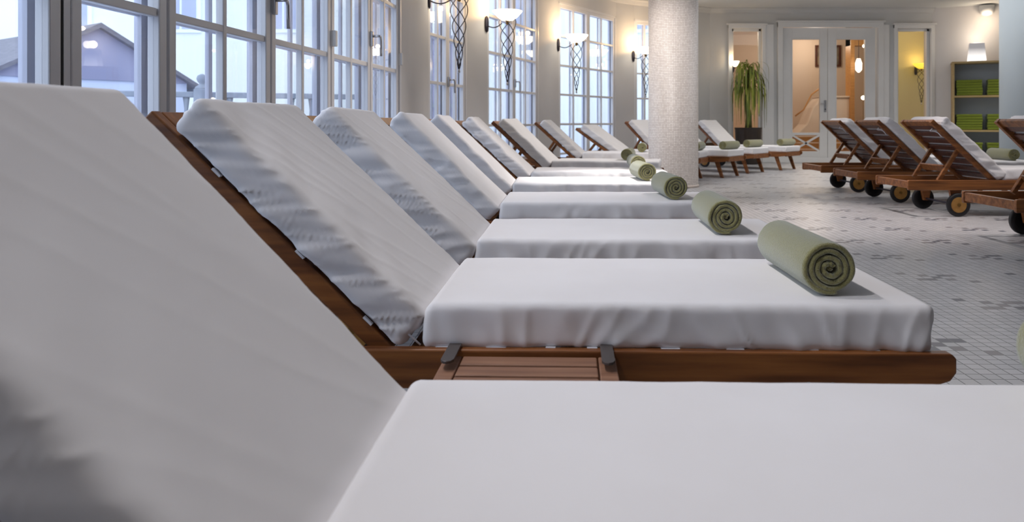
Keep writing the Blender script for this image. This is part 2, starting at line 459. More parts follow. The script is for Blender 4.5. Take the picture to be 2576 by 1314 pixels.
for i, (pos, lab) in enumerate(RIGHT):
    r_ = make_lounger(lab, 'wheeled loungers on the right seen from behind', 44, seed=30+i, wr=1.5)
    place(r_, *pos); loungers.append(r_)
    bm = NEW(); Bm = back_matrix(R(44))
    pts = [Bm @ Vector((.70-.05*t, -.20+.05*math.sin(t*3), -.03-.01*math.sin(t*5))) for t in [k/8 for k in range(17)]]
    tube(bm, pts, .004, 6); link('tie_cord', bm, TIE, r_, smooth=True)

# side tray on the second lounger
L2 = loungers[1]
bm = NEW()
for k in range(5):
    y = -.315-.064*k
    box(bm, .155, .44, y-.055, y, .282, .300)
tray = link('side_tray', bm, WOODR, L2, bevel=.003); tray['label'] = 'pulled-out slatted wooden tray'
for (x0, x1) in ((.115, .152), (.443, .480)):
    bm = NEW(); box(bm, x0, x1, -.64, -.306, .268, .298); link('tray_rail', bm, WOODR, tray, bevel=.003)
    bm = NEW()
    prism(bm, [(x0+.005, -.25), (x0+.032, -.25), (x0+.032, -.39), (x0+.027, -.402), (x0+.0185, -.406), (x0+.010, -.402), (x0+.005, -.39)], .312, .318, 'z')
    link('tray_bracket', bm, BRONZE, tray, bevel=.001)
bm = NEW()
for x in (.62+.14, .62+.19):
    lathe(bm, [(.0085, -.3085), (.0085, -.304)], 16, (x+.13, 0, .24), 'y')
link('bolt', bm, IRON, L2)

# ---------------------------------------------------------------- rolled towels
def towel_mesh(rad, length, turns=4.6, seed=1):
    rnd = random.Random(seed)
    t = rad/(turns+1.05)
    bm = NEW(); N = int(turns*44)
    rings = []
    h = length/2; th = t*.492
    prof = [(-th, -h+.010), (-th*.8, -h+.003), (-th*.35, -h), (th*.35, -h), (th*.8, -h+.003), (th, -h+.010),
            (th*1.02, -h*.5), (th, 0), (th*1.02, h*.5),
            (th, h-.010), (th*.8, h-.003), (th*.35, h), (-th*.35, h), (-th*.8, h-.003), (-th, h-.010), (-th, 0)]
    ph = -PI/2+.25-turns*2*PI
    for i in range(N+1):
        f = i/N; a = f*turns*2*PI
        r = t*.62 + t*(a/(2*PI))
        wob = 1+.06*math.sin(a*2.1+seed)*(1-f*.8)
        r *= wob
        r -= t*.45*max(0, (f-.93)/.07)
        fold = .0025*noise.noise(Vector((a*1.3, seed, 0)))
        ring = []
        for (o, y) in prof:
            yy = y
            if abs(y) > h-.011: yy = y + fold*2*(1 if y > 0 else -1)
            rr = r+o+.0012*noise.noise(Vector((a*3, y*9, seed)))
            ring.append(bm.verts.new((rr*math.cos(a+ph)*1.02, yy, rr*math.sin(a+ph)*.985)))
        rings.append(ring)
    n = len(prof)
    for i in range(N):
        for k in range(n):
            bm.faces.new((rings[i][k], rings[i][(k+1) % n], rings[i+1][(k+1) % n], rings[i+1][k]))
    bm.faces.new(rings[0][::-1]); bm.faces.new(rings[-1])
    # centre S-fold
    lathe(bm, [(t*.5, -h+.006), (t*.5, h-.006)], 12, (0, 0, 0), 'y')
    return bm

def add_towel(lounger, lx, ly, label, seed, rot=0., length=.385, rad=.067):
    bm = towel_mesh(rad, length, 3.7, seed)
    o = link('rolled_towel', bm, TOWEL, None, smooth=True)
    zmin = min(v.co.z for v in o.data.vertices)
    th = -lounger.rotation_euler.z
    c, s = math.cos(th), math.sin(th)
    o.location = (lounger.location.x + c*lx + s*ly, lounger.location.y - s*lx + c*ly, .4055 - zmin)
    o.rotation_euler.z = lounger.rotation_euler.z + R(rot)
    tag(o, label, 'towel', 'rolled olive towels on the loungers')
    return o
TW = [(0, 1.042, .065, 'sliver of a rolled towel cut by the right picture edge on the nearest lounger', 0),
      (1, .970, -.005, 'largest rolled olive towel with its spiral end showing, on the lounger with the tray', 1.2),
      (2, .935, .01, 'second largest rolled olive towel, on the third lounger from the front', -1),
      (3, .945, .0, 'rolled olive towel in front of the foot of the mosaic column, on the fourth lounger', 3),
      (4, .955, .03, 'brightly lit rolled towel on the fifth lounger from the front', 3),
      (5, .935, .03, 'smaller brightly lit rolled towel on the sixth lounger from the front', 2),
      (6, .84, .03, 'greyish rolled towel on the seventh lounger, mostly behind the brightly lit rolls', 0),
      (7, .84, 0, 'small grey-green rolled towel touching the left edge of the mosaic column', 0),
      (8, 1.09, .06, 'rolled towel peeping out at the right edge of the mosaic column', 0),
      (9, 1.07, 0, 'rolled towel just right of the column, second of the far right-hand four', -8),
      (10, 1.04, 0, 'rolled towel below the potted plant, third of the far right-hand four', -8),
      (11, 1.05, 0, 'farthest rolled towel, in front of the glass double door', -8),
      (13, .93, .1, 'blurred rolled towel near the right picture edge, on a right-hand lounger', 0)]
for (li, lx, ly, lab, rot) in TW:
    add_towel(loungers[li], lx, ly, lab, 40+li, rot)

# ---------------------------------------------------------------- room shell
def wline(Y): return -1.707+(.125-K)*Y
CZ = 3.07
W1a, W1b = (wline(.2), .2), SXY(-.932, 6.2)
W2a, W2b = SXY(-.868, 7.65), SXY(-.5375, 8.8)
W3a, W3b = SXY(-.307, 9.16), SXY(.397, 10.95)
W4a, W4b = SXY(.7336, 11.6), SXY(1.883, 13.3)
W5a, W5b = SXY(2.257, 13.6), SXY(3.16, 14.15)
PC, FC = SXY(3.45, 14.40), SXY(3.93, 14.62)
FY = 14.62
RC = SXY(8.35, FY)          # right end of far wall
RD = (11.3, 12.9)
poly = [(wline(-4), -4), W1a, W1b, W2a, W2b, W3a, W3b, W4a, W4b, W5a, W5b, PC, FC, RC, RD, (11.3, -4)]

bm = NEW(); prism(bm, [(p[0]-.25, p[1]) if p[0] < 2.6 and p[1] < 14 else (p[0], p[1]+.2) for p in poly], -.12, 0, 'z')
structure(link('floor', bm, FLOORM), 'grey mosaic tile floor with small dark cross motifs')
bm = NEW(); prism(bm, poly, CZ, CZ+.15, 'z')
structure(link('ceiling', bm, CEIL), 'pale grey-green plaster ceiling')

def wall(name, a, b, z0=0., z1=CZ, t=.22, mat=WALLW, label=None):
    a, b = Vector((*a, 0)), Vector((*b, 0)); d = (b-a); l = d.length
    bm = NEW(); box(bm, 0, l, 0, t, z0, z1)
    o = link(name, bm, mat); o.location = a; o.rotation_euler.z = math.atan2(d.y, d.x)
    return structure(o, label)
wall('wall_left', W1b, W2a, label='plain white wall pier between the first and second window')
wall('wall_left', W2b, W3a); wall('wall_left', W3b, W4a); wall('wall_left', W4b, W5a)
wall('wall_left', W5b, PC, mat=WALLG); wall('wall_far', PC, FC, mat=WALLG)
wall('wall_left', (wline(-4), -4), W1a)
# wall above and below each window
for n, (a, b, zb, zt) in enumerate(((W1a, W1b, .06, 2.72), (W2a, W2b, .06, 2.72), (W3a, W3b, .06, 2.72), (W4a, W4b, .06, 2.72), (W5a, W5b, .06, 2.72))):
    wall('wall_left', a, b, zt, CZ); wall('wall_left', a, b, 0, zb)
# cornice following the wall
for n, (a, b) in enumerate(zip(poly[1:-3], poly[2:-2])):
    A, Bq = Vector((*a, 0)), Vector((*b, 0)); d = Bq-A
    bm = NEW(); prism(bm, [(0, CZ), (-.10, CZ), (-.10, CZ-.02), (-.05, CZ-.04), (-.02, CZ-.09), (0, CZ-.10)], -.02, d.length+.02, 'x')
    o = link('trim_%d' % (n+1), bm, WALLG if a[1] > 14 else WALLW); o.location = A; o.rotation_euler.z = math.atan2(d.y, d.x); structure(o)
bm = NEW(); box(bm, 11.3, 11.5, -4, 13, 0, CZ); structure(link('wall_right', bm, WALLW))
bm = NEW(); box(bm, -2.4, 11.5, -4.2, -4, 0, CZ); structure(link('wall_back', bm, noisy('warm_wall', (.30, .22, .18), (.36, .27, .22), (1, 1, 1), .8, 2)))
wall('wall_right', RC, RD, mat=WALLW, label='warm white wall behind the towel shelf')

def casement_window(name, a, b, cas, zl, zb, zt, label):
    """cas: list of (t0, t1, columns) along the wall; zl: heights of glazing bars"""
    A, Bq = Vector((*a, 0)), Vector((*b, 0)); d = Bq-A; l = d.length
    root = empty(name, A, math.atan2(d.y, d.x)); structure(root, label)
    bm = NEW()
    box(bm, 0, .035, 0, .14, zb, zt); box(bm, l-.035, l, 0, .14, zb, zt)
    box(bm, 0, l, 0, .14, zt-.04, zt); box(bm, 0, l, -.02, .20, zb, zb+.05)
    link('window_frame', bm, PAINTF, root, bevel=.004)
    for (t0, t1, nc) in cas:
        bm = NEW(); bo = NEW(); g = NEW()
        sw = .052
        for (q, yy0, yy1, s_, mw) in ((bm, .015, .065, sw, .017), (bo, .085, .115, sw+.004, .015)):
            zz0, zz1 = zb+.05, zt-.04
            box(q, t0+.002, t0+s_, yy0, yy1, zz0, zz1); box(q, t1-s_, t1-.002, yy0, yy1, zz0, zz1)
            box(q, t0+s_, t1-s_, yy0, yy1, zz0, zz0+.10); box(q, t0+s_, t1-s_, yy0, yy1, zz1-.055, zz1)
            for z in zl: box(q, t0+s_, t1-s_, yy0+.008, yy1-.008, z-mw, z+mw)
            for k in range(1, nc):
                x = t0+s_+(t1-t0-2*s_)*k/nc
                box(q, x-mw, x+mw, yy0+.006, yy1-.006, zz0+.1, zz1-.055)
        for yg in (.04, .10):
            box(g, t0+sw, t1-sw, yg-.002, yg+.002, zb+.15, zt-.095)
        c = link('casement', bm, PAINTF, root, bevel=.005)
        link('outer_sash', bo, OUTP, c)
        link('glass_pane', g, GLASS, c)
    return root

def lever(root, x, z):
    bm = NEW(); box(bm, x-.016, x+.016, -.008, .014, z-.02, z+.09)
    e = link('handle', bm, STEEL, root, bevel=.003)
    bm = NEW()
    pts = [(x, .0, z+.055), (x, -.05, z+.055)] + [(x+.028*math.sin(k*PI/12)*1.0+.0, -.055, z+.055+.0-.028*(1-math.cos(k*PI/12))) for k in range(7)] + [(x+.03, -.055, z-.02), (x+.034, -.055, z-.09)]
    tube(bm, pts, .0095, 10); link('lever', bm, STEEL, e, smooth=True)

k_ = math.sqrt(1+(.125-K)**2)
def t1_(Y): return (Y-.2)*k_
w1 = casement_window('window_1', W1a, W1b, [(t1_(.24), t1_(1.28), 2), (t1_(1.30), t1_(2.335), 1), (t1_(2.375), t1_(2.90), 1), (t1_(2.91), t1_(3.80), 2), (t1_(3.81), t1_(4.64), 2), (t1_(4.65), t1_(5.42), 2), (t1_(5.43), t1_(6.16), 2)],
                     [.68, 1.226, 1.76, 2.25], .06, 2.72, 'long row of white framed casement windows along the nearest loungers')
bm = NEW(); box(bm, t1_(2.336), t1_(2.347), .02, .06, .1, 2.7); link('rubber_seal', bm, SEAL, w1)
bm = NEW(); box(bm, t1_(2.348), t1_(2.376), .018, .09, .1, 2.7); link('cover_strip', bm, PAINTF, w1)
lever(w1, t1_(3.82), 1.38); lever(w1, t1_(5.42), 1.38)
for Y in (4.645, 6.17):
    bm = NEW(); box(bm, t1_(Y)-.018, t1_(Y)+.018, -.02, .02, 1.28, 1.38); link('hinge', bm, PAINT, w1, bevel=.003)

def even(a, b, n):
    l = (Vector(a)-Vector(b)).length; s = (l-.07)/n
    return [(.035+s*i, .035+s*(i+1), 2) for i in range(n)]
w2 = casement_window('window_2', W2a, W2b, even(W2a, W2b, 2), [.72, 1.226, 1.735, 2.23], .06, 2.72, 'white framed glazed window behind the first hanging spiral sconce')
w3 = casement_window('window_3', W3a, W3b, even(W3a, W3b, 2), [.30, .762, 1.226, 1.69, 2.156], .06, 2.72, 'white framed glazed window behind the second sconce')
w4 = casement_window('window_4', W4a, W4b, even(W4a, W4b, 2), [.30, .77, 1.244, 1.71, 2.18], .06, 2.72, 'white framed glazed window behind the third sconce')
w5 = casement_window('window_5', W5a, W5b, even(W5a, W5b, 2), [.30, .77, 1.244, 1.71, 2.18], .06, 2.72, 'white framed glazed window left of the mosaic column')
l2 = (Vector(W2a)-Vector(W2b)).length/2; lever(w2, l2, 1.22)
l3 = (Vector(W3a)-Vector(W3b)).length/2; lever(w3, l3, 1.30)

# mosaic column and plain pillar
bm = NEW(); lathe(bm, [(.31, .0), (.31, .035), (.308, .04), (.308, CZ)], 96)
o = link('trim_20', bm, COLM, None, smooth=True); o.location = (2.015-K*9.19, 9.19, 0); structure(o, 'round column clad in small cream mosaic tiles')
o.name = 'mosaic_column'
bm = NEW(); lathe(bm, [(.316, .0), (.316, .028), (.31, .034)], 96)
c_ = link('base_ring', bm, CREAMB, o, smooth=True)
bm = NEW(); lathe(bm, [(.34, 0), (.34, CZ)], 64)
o = link('round_pillar', bm, noisy('pillar_paint', (.52, .58, .60), (.56, .62, .64), (1, 1, 1), .6, 2), None, smooth=True); o.location = (7.02-K*10, 10.0, 0)
structure(o, 'plain grey-green round pillar at the right picture edge')

# ---------------------------------------------------------------- far wall with glazing and double door
def pxX(px, Y): return (px-1390)/1850*Y
def pyZ(py, Y): return .8+(308-py)/1850*Y
FX = lambda px: pxX(px, FY)
FZ = lambda py: pyZ(py, FY)
lw = (FX(1840), FX(1916)); dw = (FX(1968), FX(2208)); rw = (FX(2256), FX(2340))
ZT = FZ(64); ZTW = FZ(72)
fx0 = FC[0]
def far_piece(x0, x1, z0, z1, t=.25):
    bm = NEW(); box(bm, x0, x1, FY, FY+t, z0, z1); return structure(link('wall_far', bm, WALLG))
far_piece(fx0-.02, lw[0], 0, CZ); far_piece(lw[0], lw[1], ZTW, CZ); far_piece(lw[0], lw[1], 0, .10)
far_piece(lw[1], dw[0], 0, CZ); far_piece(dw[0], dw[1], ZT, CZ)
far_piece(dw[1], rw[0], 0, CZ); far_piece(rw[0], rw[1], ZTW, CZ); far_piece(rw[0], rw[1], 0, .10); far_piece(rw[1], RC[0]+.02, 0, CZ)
# raised casing bands
def casing(n, x0, x1, zt, w=.09):
    bm = NEW()
    box(bm, x0-w, x0, FY-.05, FY, 0, zt+w); box(bm, x1, x1+w, FY-.05, FY, 0, zt+w); box(bm, x0-w, x1+w, FY-.052, FY, zt, zt+w)
    box(bm, x0-w-.03, x1+w+.03, FY-.075, FY, zt+w, zt+w+.03)
    structure(link('trim_%d' % n, bm, PAINT, None, bevel=.006))
casing(21, lw[0], lw[1], ZTW, .07); casing(22, dw[0], dw[1], ZT-.04, .10); casing(23, rw[0], rw[1], ZTW, .07)

def fixed_light(name, x0, x1, z0, z1, label, zbot=None):
    root = empty(name, ((x0+x1)/2, FY+.04, 0)); structure(root, label); w = (x1-x0)/2
    bm = NEW(); f = .05
    box(bm, -w, -w+f, 0, .08, z0, z1); box(bm, w-f, w, 0, .08, z0, z1); box(bm, -w, w, 0, .08, z1-f, z1); box(bm, -w, w, 0, .08, z0, z0+.1)
    link('window_frame', bm, PAINT, root, bevel=.004)
    bm = NEW(); box(bm, -w+f, w-f, .04, .044, z0+.1, z1-f); link('glass_pane', bm, GLASSY, root)
    return root
fixed_light('window_6', lw[0], lw[1], .10, ZTW, 'narrow glazed panel behind the potted plant')
fixed_light('window_7', rw[0], rw[1], .10, ZTW, 'narrow yellow-lit glazed panel right of the double door')

mid = FX(2084)
door = empty('door_1', (mid, FY+.04, 0)); structure(door, 'white double door with tall glass panes and cross-braced lower panels')
ztop = ZT-.04
def leaf(x0, x1, gl0, gl1):
    bm = NEW()
    zg0, zg1 = FZ(334), FZ(99)
    zx0 = FZ(381)
    box(bm, x0, gl0, 0, .05, .0, ztop); box(bm, gl1, x1, 0, .05, 0, ztop)
    box(bm, gl0, gl1, 0, .05, zg1, ztop); box(bm, gl0, gl1, 0, .05, 0, zx0); box(bm, gl0, gl1, 0, .05, zg0-.05, zg0)
    lf = link('door_leaf', bm, PAINT, door, bevel=.004)
    bm = NEW(); box(bm, gl0, gl1, .024, .028, zg0, zg1); box(bm, gl0, gl1, .024, .028, zx0, zg0-.05); link('glass_pane', bm, GLASSY, lf)
    bm = NEW(); zz1 = zg0-.05
    for sgn in (1, -1):
        a = Vector((gl0, 0, zx0 if sgn > 0 else zz1)); b = Vector((gl1, 0, zz1 if sgn > 0 else zx0))
        d = b-a; an = math.atan2(d.z, d.x)
        box(bm, 0, d.length, .005, .045, -.018, .018, Matrix.Translation(a) @ Matrix.Rotation(-an, 4, 'Y'))
    link('cross_brace', bm, PAINT, lf)
    bm = NEW(); box(bm, gl0-.02, gl0+.0, -.012, .0, zg0-.0, zg1); box(bm, gl1, gl1+.02, -.012, 0, zg0, zg1); box(bm, gl0-.02, gl1+.02, -.012, 0, zg1, zg1+.02); link('glazing_bead', bm, PAINT, lf)
    return lf
lf1 = leaf(dw[0]-mid+.03, -.004, FX(1995)-mid, FX(2064)-mid); lf2 = leaf(.004, dw[1]-mid-.03, FX(2106)-mid, FX(2178)-mid)
bm = NEW(); box(bm, -.075, -.03, -.012, 0, FZ(282), FZ(252)); hp = link('handle', bm, STEEL, lf1, bevel=.003)
bm = NEW(); tube(bm, [(-.05, -.01, FZ(261)), (-.05, -.05, FZ(261)), (-.16, -.055, FZ(261))], .009, 8); link('lever', bm, STEEL, hp, smooth=True)
bm = NEW(); lathe(bm, [(.012, -.016), (.012, 0)], 12, (-.052, 0, FZ(275)), 'y'); link('keyhole', bm, IRON, hp)
# pilasters beside the door
for n, (a, b) in enumerate(((1924, 1946), (2216, 2236))):
    bm = NEW(); box(bm, FX(a), FX(b), FY-.03, FY, 0, CZ-.32); structure(link('trim_%d' % (30+n), bm, PAINT, None, bevel=.01))
bm = NEW(); box(bm, fx0, RC[0], FY-.02, FY, 0, .10)
structure(link('baseboard_far', bm, PAINT, None, bevel=.004))

# room behind the door
BY = 19.0
bm = NEW(); box(bm, 2.8, 9.1, BY, BY+.1, 0, CZ); structure(link('wall_back_room', bm, PEACH), 'peach back wall of the room behind the glass door')
bm = NEW(); box(bm, 2.7, 2.8, FY+.25, BY, 0, CZ); structure(link('wall_back_room', bm, CREAMB))
bm = NEW(); box(bm, 9.0, 9.1, FY+.25, BY, 0, CZ); structure(link('wall_back_room', bm, OCHRE))
bm = NEW(); box(bm, 2.7, 9.1, FY+.2, BY, -.1, 0); structure(link('floor_back_room', bm, BENCHW))
bm = NEW(); box(bm, 2.7, 9.1, FY+.25, BY, CZ, CZ+.1); structure(link('ceiling_back_room', bm, CREAMB))
xw = pxX(2242, 16.4)
xx = (lambda px, Y: pxX(px, Y))
# ochre wall behind the right light
bm = NEW(); box(bm, 7.50, 9.0, 16.5, 16.6, 0, CZ); structure(link('wall_back_room', bm, OCHRE), 'ochre wall behind the right glass panel')
# wood-clad pier
bm = NEW(); box(bm, xx(2140, 17.2), xx(2150, 17.2), 17.2, 17.5, 0, CZ); box(bm, xx(2140, 17.2), xx(2200, 17.2), 17.22, 17.5, 2.6, CZ)
structure(link('trim_40', bm, BENCHW), 'honey wood door surround inside the far room')
# counter with curved stair-like wall
cnt = empty('plastered_counter', (xx(2075, 17.6), 17.6, 0)); tag(cnt, 'cream plastered counter with stepped left side, seen through the double door', 'counter')
bm = NEW(); prism(bm, [(-.75, 0), (-.75, .55), (-.55, .75), (-.38, 1.15), (-.2, 1.38), (.55, 1.38), (.55, 0)], -.3, .3, 'y')
link('counter_body', bm, CREAMB, cnt, bevel=.03)
bm = NEW(); box(bm, -.2, .58, -.34, .34, 1.38, 1.42); link('counter_top', bm, CREAMB, cnt, bevel=.01)
bm = NEW(); tube(bm, [(-.80, -.28, .95), (-.6, -.28, 1.1), (-.42, -.28, 1.45), (-.2, -.28, 1.62)], .018, 8); link('handrail', bm, BENCHW, cnt, smooth=True)
# bench
bn = empty('slatted_bench', (xx(2075, 16.1), 16.1, 0)); tag(bn, 'honey wood slatted bench seen low through the double door', 'bench')
bm = NEW()
for k in range(4): box(bm, -1.0, .65, -.4+k*.2, -.4+k*.2+.17, .52+k*.001, .56)
link('seat', bm, BENCHW, bn, bevel=.006)
bm = NEW()
for k in range(3): box(bm, -1.0, .65, -.41, -.39, .1+k*.14, .1+k*.14+.11)
link('front_slats', bm, BENCHW, bn, bevel=.004)
for x in (-.95, .55):
    bm = NEW(); box(bm, x, x+.07, -.38, .38, 0, .52); link('leg', bm, BENCHW, bn)
# pictures
for (p0, p1, lab) in ((2050, 2076, 'framed picture on the peach wall, seen in the left door pane'), (2094, 2114, 'framed picture on the peach wall, seen in the right door pane')):
    Y = BY; x0, x1 = xx(p0, Y), xx(p1, Y); z0, z1 = pyZ(168, Y), pyZ(114, Y)
    e = empty('framed_picture', ((x0+x1)/2, Y-.02, (z0+z1)/2)); tag(e, lab, 'picture', 'framed pictures in the far room')
    w, h = (x1-x0)/2, (z1-z0)/2
    bm = NEW(); f = .05
    box(bm, -w, w, -.03, .018, h-f, h); box(bm, -w, w, -.03, .018, -h, -h+f); box(bm, -w, -w+f, -.03, .018, -h+f, h-f); box(bm, w-f, w, -.03, .018, -h+f, h-f)
    link('frame', bm, WOODD, e)
    bm = NEW(); box(bm, -w+f, w-f, -.005, .005, -h+f, h-f); link('print', bm, PICT, e)
# small lamps inside
for (p, y_, Y, r, lab) in ((2174, 116, 16.6, .035, 'small lit lamp high behind the right door pane'), (2172, 246, 16.4, .045, 'small lit lamp low behind the right door pane')):
    e = empty('globe_lamp', (xx(p, Y), Y, pyZ(y_, Y))); tag(e, lab, 'lamp', 'small globe lamps in the far room')
    bm = NEW(); lathe(bm, [(r*math.sin(k*PI/10)+.001, -r*math.cos(k*PI/10)) for k in range(11)], 16); link('bulb', bm, BULB, e, smooth=True)
    bm = NEW(); tube(bm, [(0, 0, r), (0, 0, (CZ-pyZ(y_, Y)) if y_ < 200 else r+.02)] if y_ < 200 else [(0, 0, -r), (0, 0, -pyZ(y_, Y)+.01)], .008, 6); link('stem', bm, BRASS, e)
e = empty('hanging_lamp', (xx(2160, 17.0), 17.0, pyZ(165, 17.0))); tag(e, 'oblong glowing lamp hanging mid-height behind the right door pane', 'lamp')
bm = NEW(); lathe(bm, [(.02, -.16), (.07, -.10), (.075, .05), (.04, .16)], 20); link('shade', bm, emis('lit_frost', (1, .9, .8), 3), e, smooth=True)
bm = NEW(); tube(bm, [(0, 0, .16), (0, 0, CZ-pyZ(165, 17.0))], .006, 6); link('cable', bm, IRON, e)

# ---------------------------------------------------------------- sconces
def sconce(wp, wdir, z, label, bowlm=BOWL, power=10, reach=.32, col=(1, .64, .30), group='iron spiral wall sconces'):
    """wp wall point, wdir direction along the wall; room is on the right of wdir"""
    root = empty('wall_sconce', (wp[0], wp[1], z), math.atan2(wdir[1], wdir[0]) - PI/2)   # local +x points into the room
    tag(root, label, 'wall lamp', group)
    bm = NEW(); lathe(bm, [(.002, -.105), (.028, -.085), (.036, -.03), (.036, .03), (.028, .085), (.002, .105)], 16)
    bm.transform(Matrix.Diagonal((.45, 1, 1, 1))); bm.transform(Matrix.Translation((.014, 0, 0)))
    link('back_plate', bm, IRON, root, smooth=True)
    bm = NEW(); pts = []
    for k in range(15):
        f = k/14; pts.append((.02+(reach-.10)*f, 0, -.02-.045*math.sin(f*PI*.9)+.03*f))
    tube(bm, pts, .007, 8); link('arm', bm, IRON, root, smooth=True)
    bm = NEW(); zb = .02
    lathe(bm, [(.02, zb), (.07, zb+.008), (.12, zb+.045), (.17, zb+.10), (.182, zb+.118), (.176, zb+.118), (.115, zb+.055), (.06, zb+.022), (.02, zb+.018)], 36, (reach, 0, 0))
    bo = link('glass_bowl', bm, bowlm, root, smooth=True)
    bm = NEW(); lathe(bm, [(.004, zb-.05), (.02, zb-.04), (.018, zb-.01), (.028, zb+.0), (.004, zb+.002)], 16, (reach, 0, 0)); link('brass_cup', bm, BRASS, root, smooth=True)
    bm = NEW(); H = .74
    for s_ in range(4):
        a0 = s_*PI/2+.4; pts = []
        for k in range(60):
            f = k/59
            r = .105*(1-f)**.55*(1-.25*f) if f < .999 else .003
            r = max(r, .006)
            a = a0 + f*PI*1.9*(1+.3*f)
            pts.append((reach+r*math.cos(a), r*math.sin(a), .015 - f*H))
        pts = [(reach+.11*math.cos(a0-.5), .11*math.sin(a0-.5), .045)] + pts
        tube(bm, pts, .0052, 6)
    link('spiral_cage', bm, IRON, root, smooth=True)
    bm = NEW(); lathe(bm, [(.002, -H-.03), (.012, -H-.022), (.015, -H-.012), (.012, -H-.002), (.004, -H+.02)], 12, (reach, 0, 0)); link('ball_finial', bm, STEEL, root, smooth=True)
    ld = bpy.data.lights.new('bulb_light', 'POINT'); ld.energy = power; ld.color = col; ld.shadow_soft_size = .03
    lo = bpy.data.objects.new('bulb_light', ld); COL.objects.link(lo); lo.parent = root; lo.location = (reach-.05, 0, .20)
    return root
def wd(a, b):
    d = (Vector(b)-Vector(a)).normalized(); return d
def on(a, b, back):
    d = wd(a, b); p = Vector(b)-d*back; return p
for (a, b, lab, z) in ((W1b, W2a, 'first iron spiral sconce, only its hanging twisted cage showing at the top edge', 2.08),
                       (W2b, W3a, 'second iron spiral sconce with a fully visible glowing bowl', 2.02),
                       (W3b, W4a, 'third iron spiral sconce, in front of the widest window', 2.02),
                       (W4b, W5a, 'fourth iron spiral sconce, half hidden by the mosaic column', 2.02)):
    sconce(on(a, b, .03), wd(a, b), z, lab)
q_ = sconce((pxX(1845, FY), FY), (1, 0), 1.88, 'small glowing sconce beside the hanging leaves of the plant', power=2, reach=.30); q_.scale = (.45, .45, .9)
sconce((xx(2318, 16.24), 16.5), (1, 0), pyZ(176, 16.3), 'yellow bowl sconce behind the right glass panel', BOWLY, 3, .26, (1, .72, .30))

# ---------------------------------------------------------------- potted plant
pp = empty('potted_plant', (4.53-K*14.1, 14.10, 0)); tag(pp, 'tall drooping green plant in a dark planter left of the double door', 'plant')
bm = NEW(); lathe(bm, [(.20, 0), (.22, .03), (.25, .66), (.26, .70), (.23, .70), (.22, .66)], 32); link('planter', bm, PLANTER, pp, smooth=False, bevel=.004)
bm = NEW(); lathe(bm, [(.225, .63), (.225, .665)], 24); link('soil', bm, SOIL, pp)
bm = NEW(); tube(bm, [(0, 0, .64), (.01, 0, .9), (-.02, .01, 1.2), (-.01, 0, 1.55), (.0, 0, 1.78)], [.075, .055, .045, .045, .03], 12); link('trunk', bm, TRUNK, pp, smooth=True)
bm = NEW(); rnd = random.Random(5)
def strand(a, zs, reach, drop, w):
    prev = None; n = 14
    for k in range(n+1):
        f = k/n
        r = .02+reach*math.sin(min(f*1.7, 1)*PI/2)
        z = zs + .16*math.sin(min(f*2.2, 1)*PI/2)*(.5+reach) - drop*max(0, f-.18)**1.35
        ww = w*(.6+.9*math.sin(f*PI))*(1-f*.3)
        c = Vector((r*math.cos(a), r*math.sin(a), z)); sd = Vector((-math.sin(a), math.cos(a), 0))*ww
        tl = Vector((math.cos(a), math.sin(a), .3))*ww*.3
        v = (bm.verts.new(c-sd), bm.verts.new(c+tl), bm.verts.new(c+sd), bm.verts.new(c-tl*.4))
        if prev:
            for q in range(4): bm.faces.new((prev[q], prev[(q+1) % 4], v[(q+1) % 4], v[q]))
        else: bm.faces.new(v)
        prev = v
    bm.faces.new(prev[::-1])
for k in range(150):
    a = rnd.uniform(0, 2*PI); zs = rnd.uniform(1.35, 1.90)
    strand(a, zs, min(.36, abs(rnd.gauss(.2, .11))+.04), rnd.uniform(.25, 1.2), rnd.uniform(.006, .014))
link('leaves', bm, LEAF, pp)

# ---------------------------------------------------------------- towel shelf
dR = (Vector(RD)-Vector(RC)).normalized(); aR = math.atan2(dR.y, dR.x)
SX, SY = 8.44-K*14.09, 14.09
sh = empty('towel_shelf', (SX, SY, 0), aR)
tag(sh, 'light wood open shelf unit holding folded green towels', 'shelf')
SW, SD_ = 1.42, .42
shx = 0.0
zsh = [pyZ(328, 13.95)-.03, pyZ(243, 13.95)-.015, pyZ(156, 13.95)-.02]
for x in (0, SW-.035):
    bm = NEW(); box(bm, x, x+.035, 0, SD_, 0, zsh[2]); link('side_panel', bm, SHELFW, sh, bevel=.003)
for z in [.08]+zsh:
    bm = NEW(); box(bm, .035 if z < zsh[2] else -.01, SW-.035 if z < zsh[2] else SW+.01, -.005, SD_, z, z+.035); link('shelf_board', bm, SHELFW, sh, bevel=.003)
bm = NEW(); box(bm, .035, SW-.035, SD_-.012, SD_, .08, zsh[2]); link('back_panel', bm, SHELFB, sh)
def folded(seed):
    bm = NEW(); rnd = random.Random(seed)
    L, W, T = .43, .30, .050
    pts = []
    for k in range(2):
        box(bm, -L/2, L/2, -W/2, W/2-.01, k*T/2+.0015, (k+1)*T/2-.0015)
    prism(bm, [(-W/2-.012, T*.5), (-W/2-.010, T*.8), (-W/2, T), (-W/2+.01, T), (-W/2+.01, 0), (-W/2, 0), (-W/2-.010, T*.2)], -L/2, L/2, 'x')
    return bm
proto = None
names_row = ['on the upper shelf', 'on the middle shelf', 'on the lowest shelf']
names_col = ['left', 'right']
cR, sR = math.cos(aR), math.sin(aR)
ordn = ['bottom', 'second from the bottom', 'third from the bottom', 'fourth from the bottom', 'fifth from the bottom', 'top']
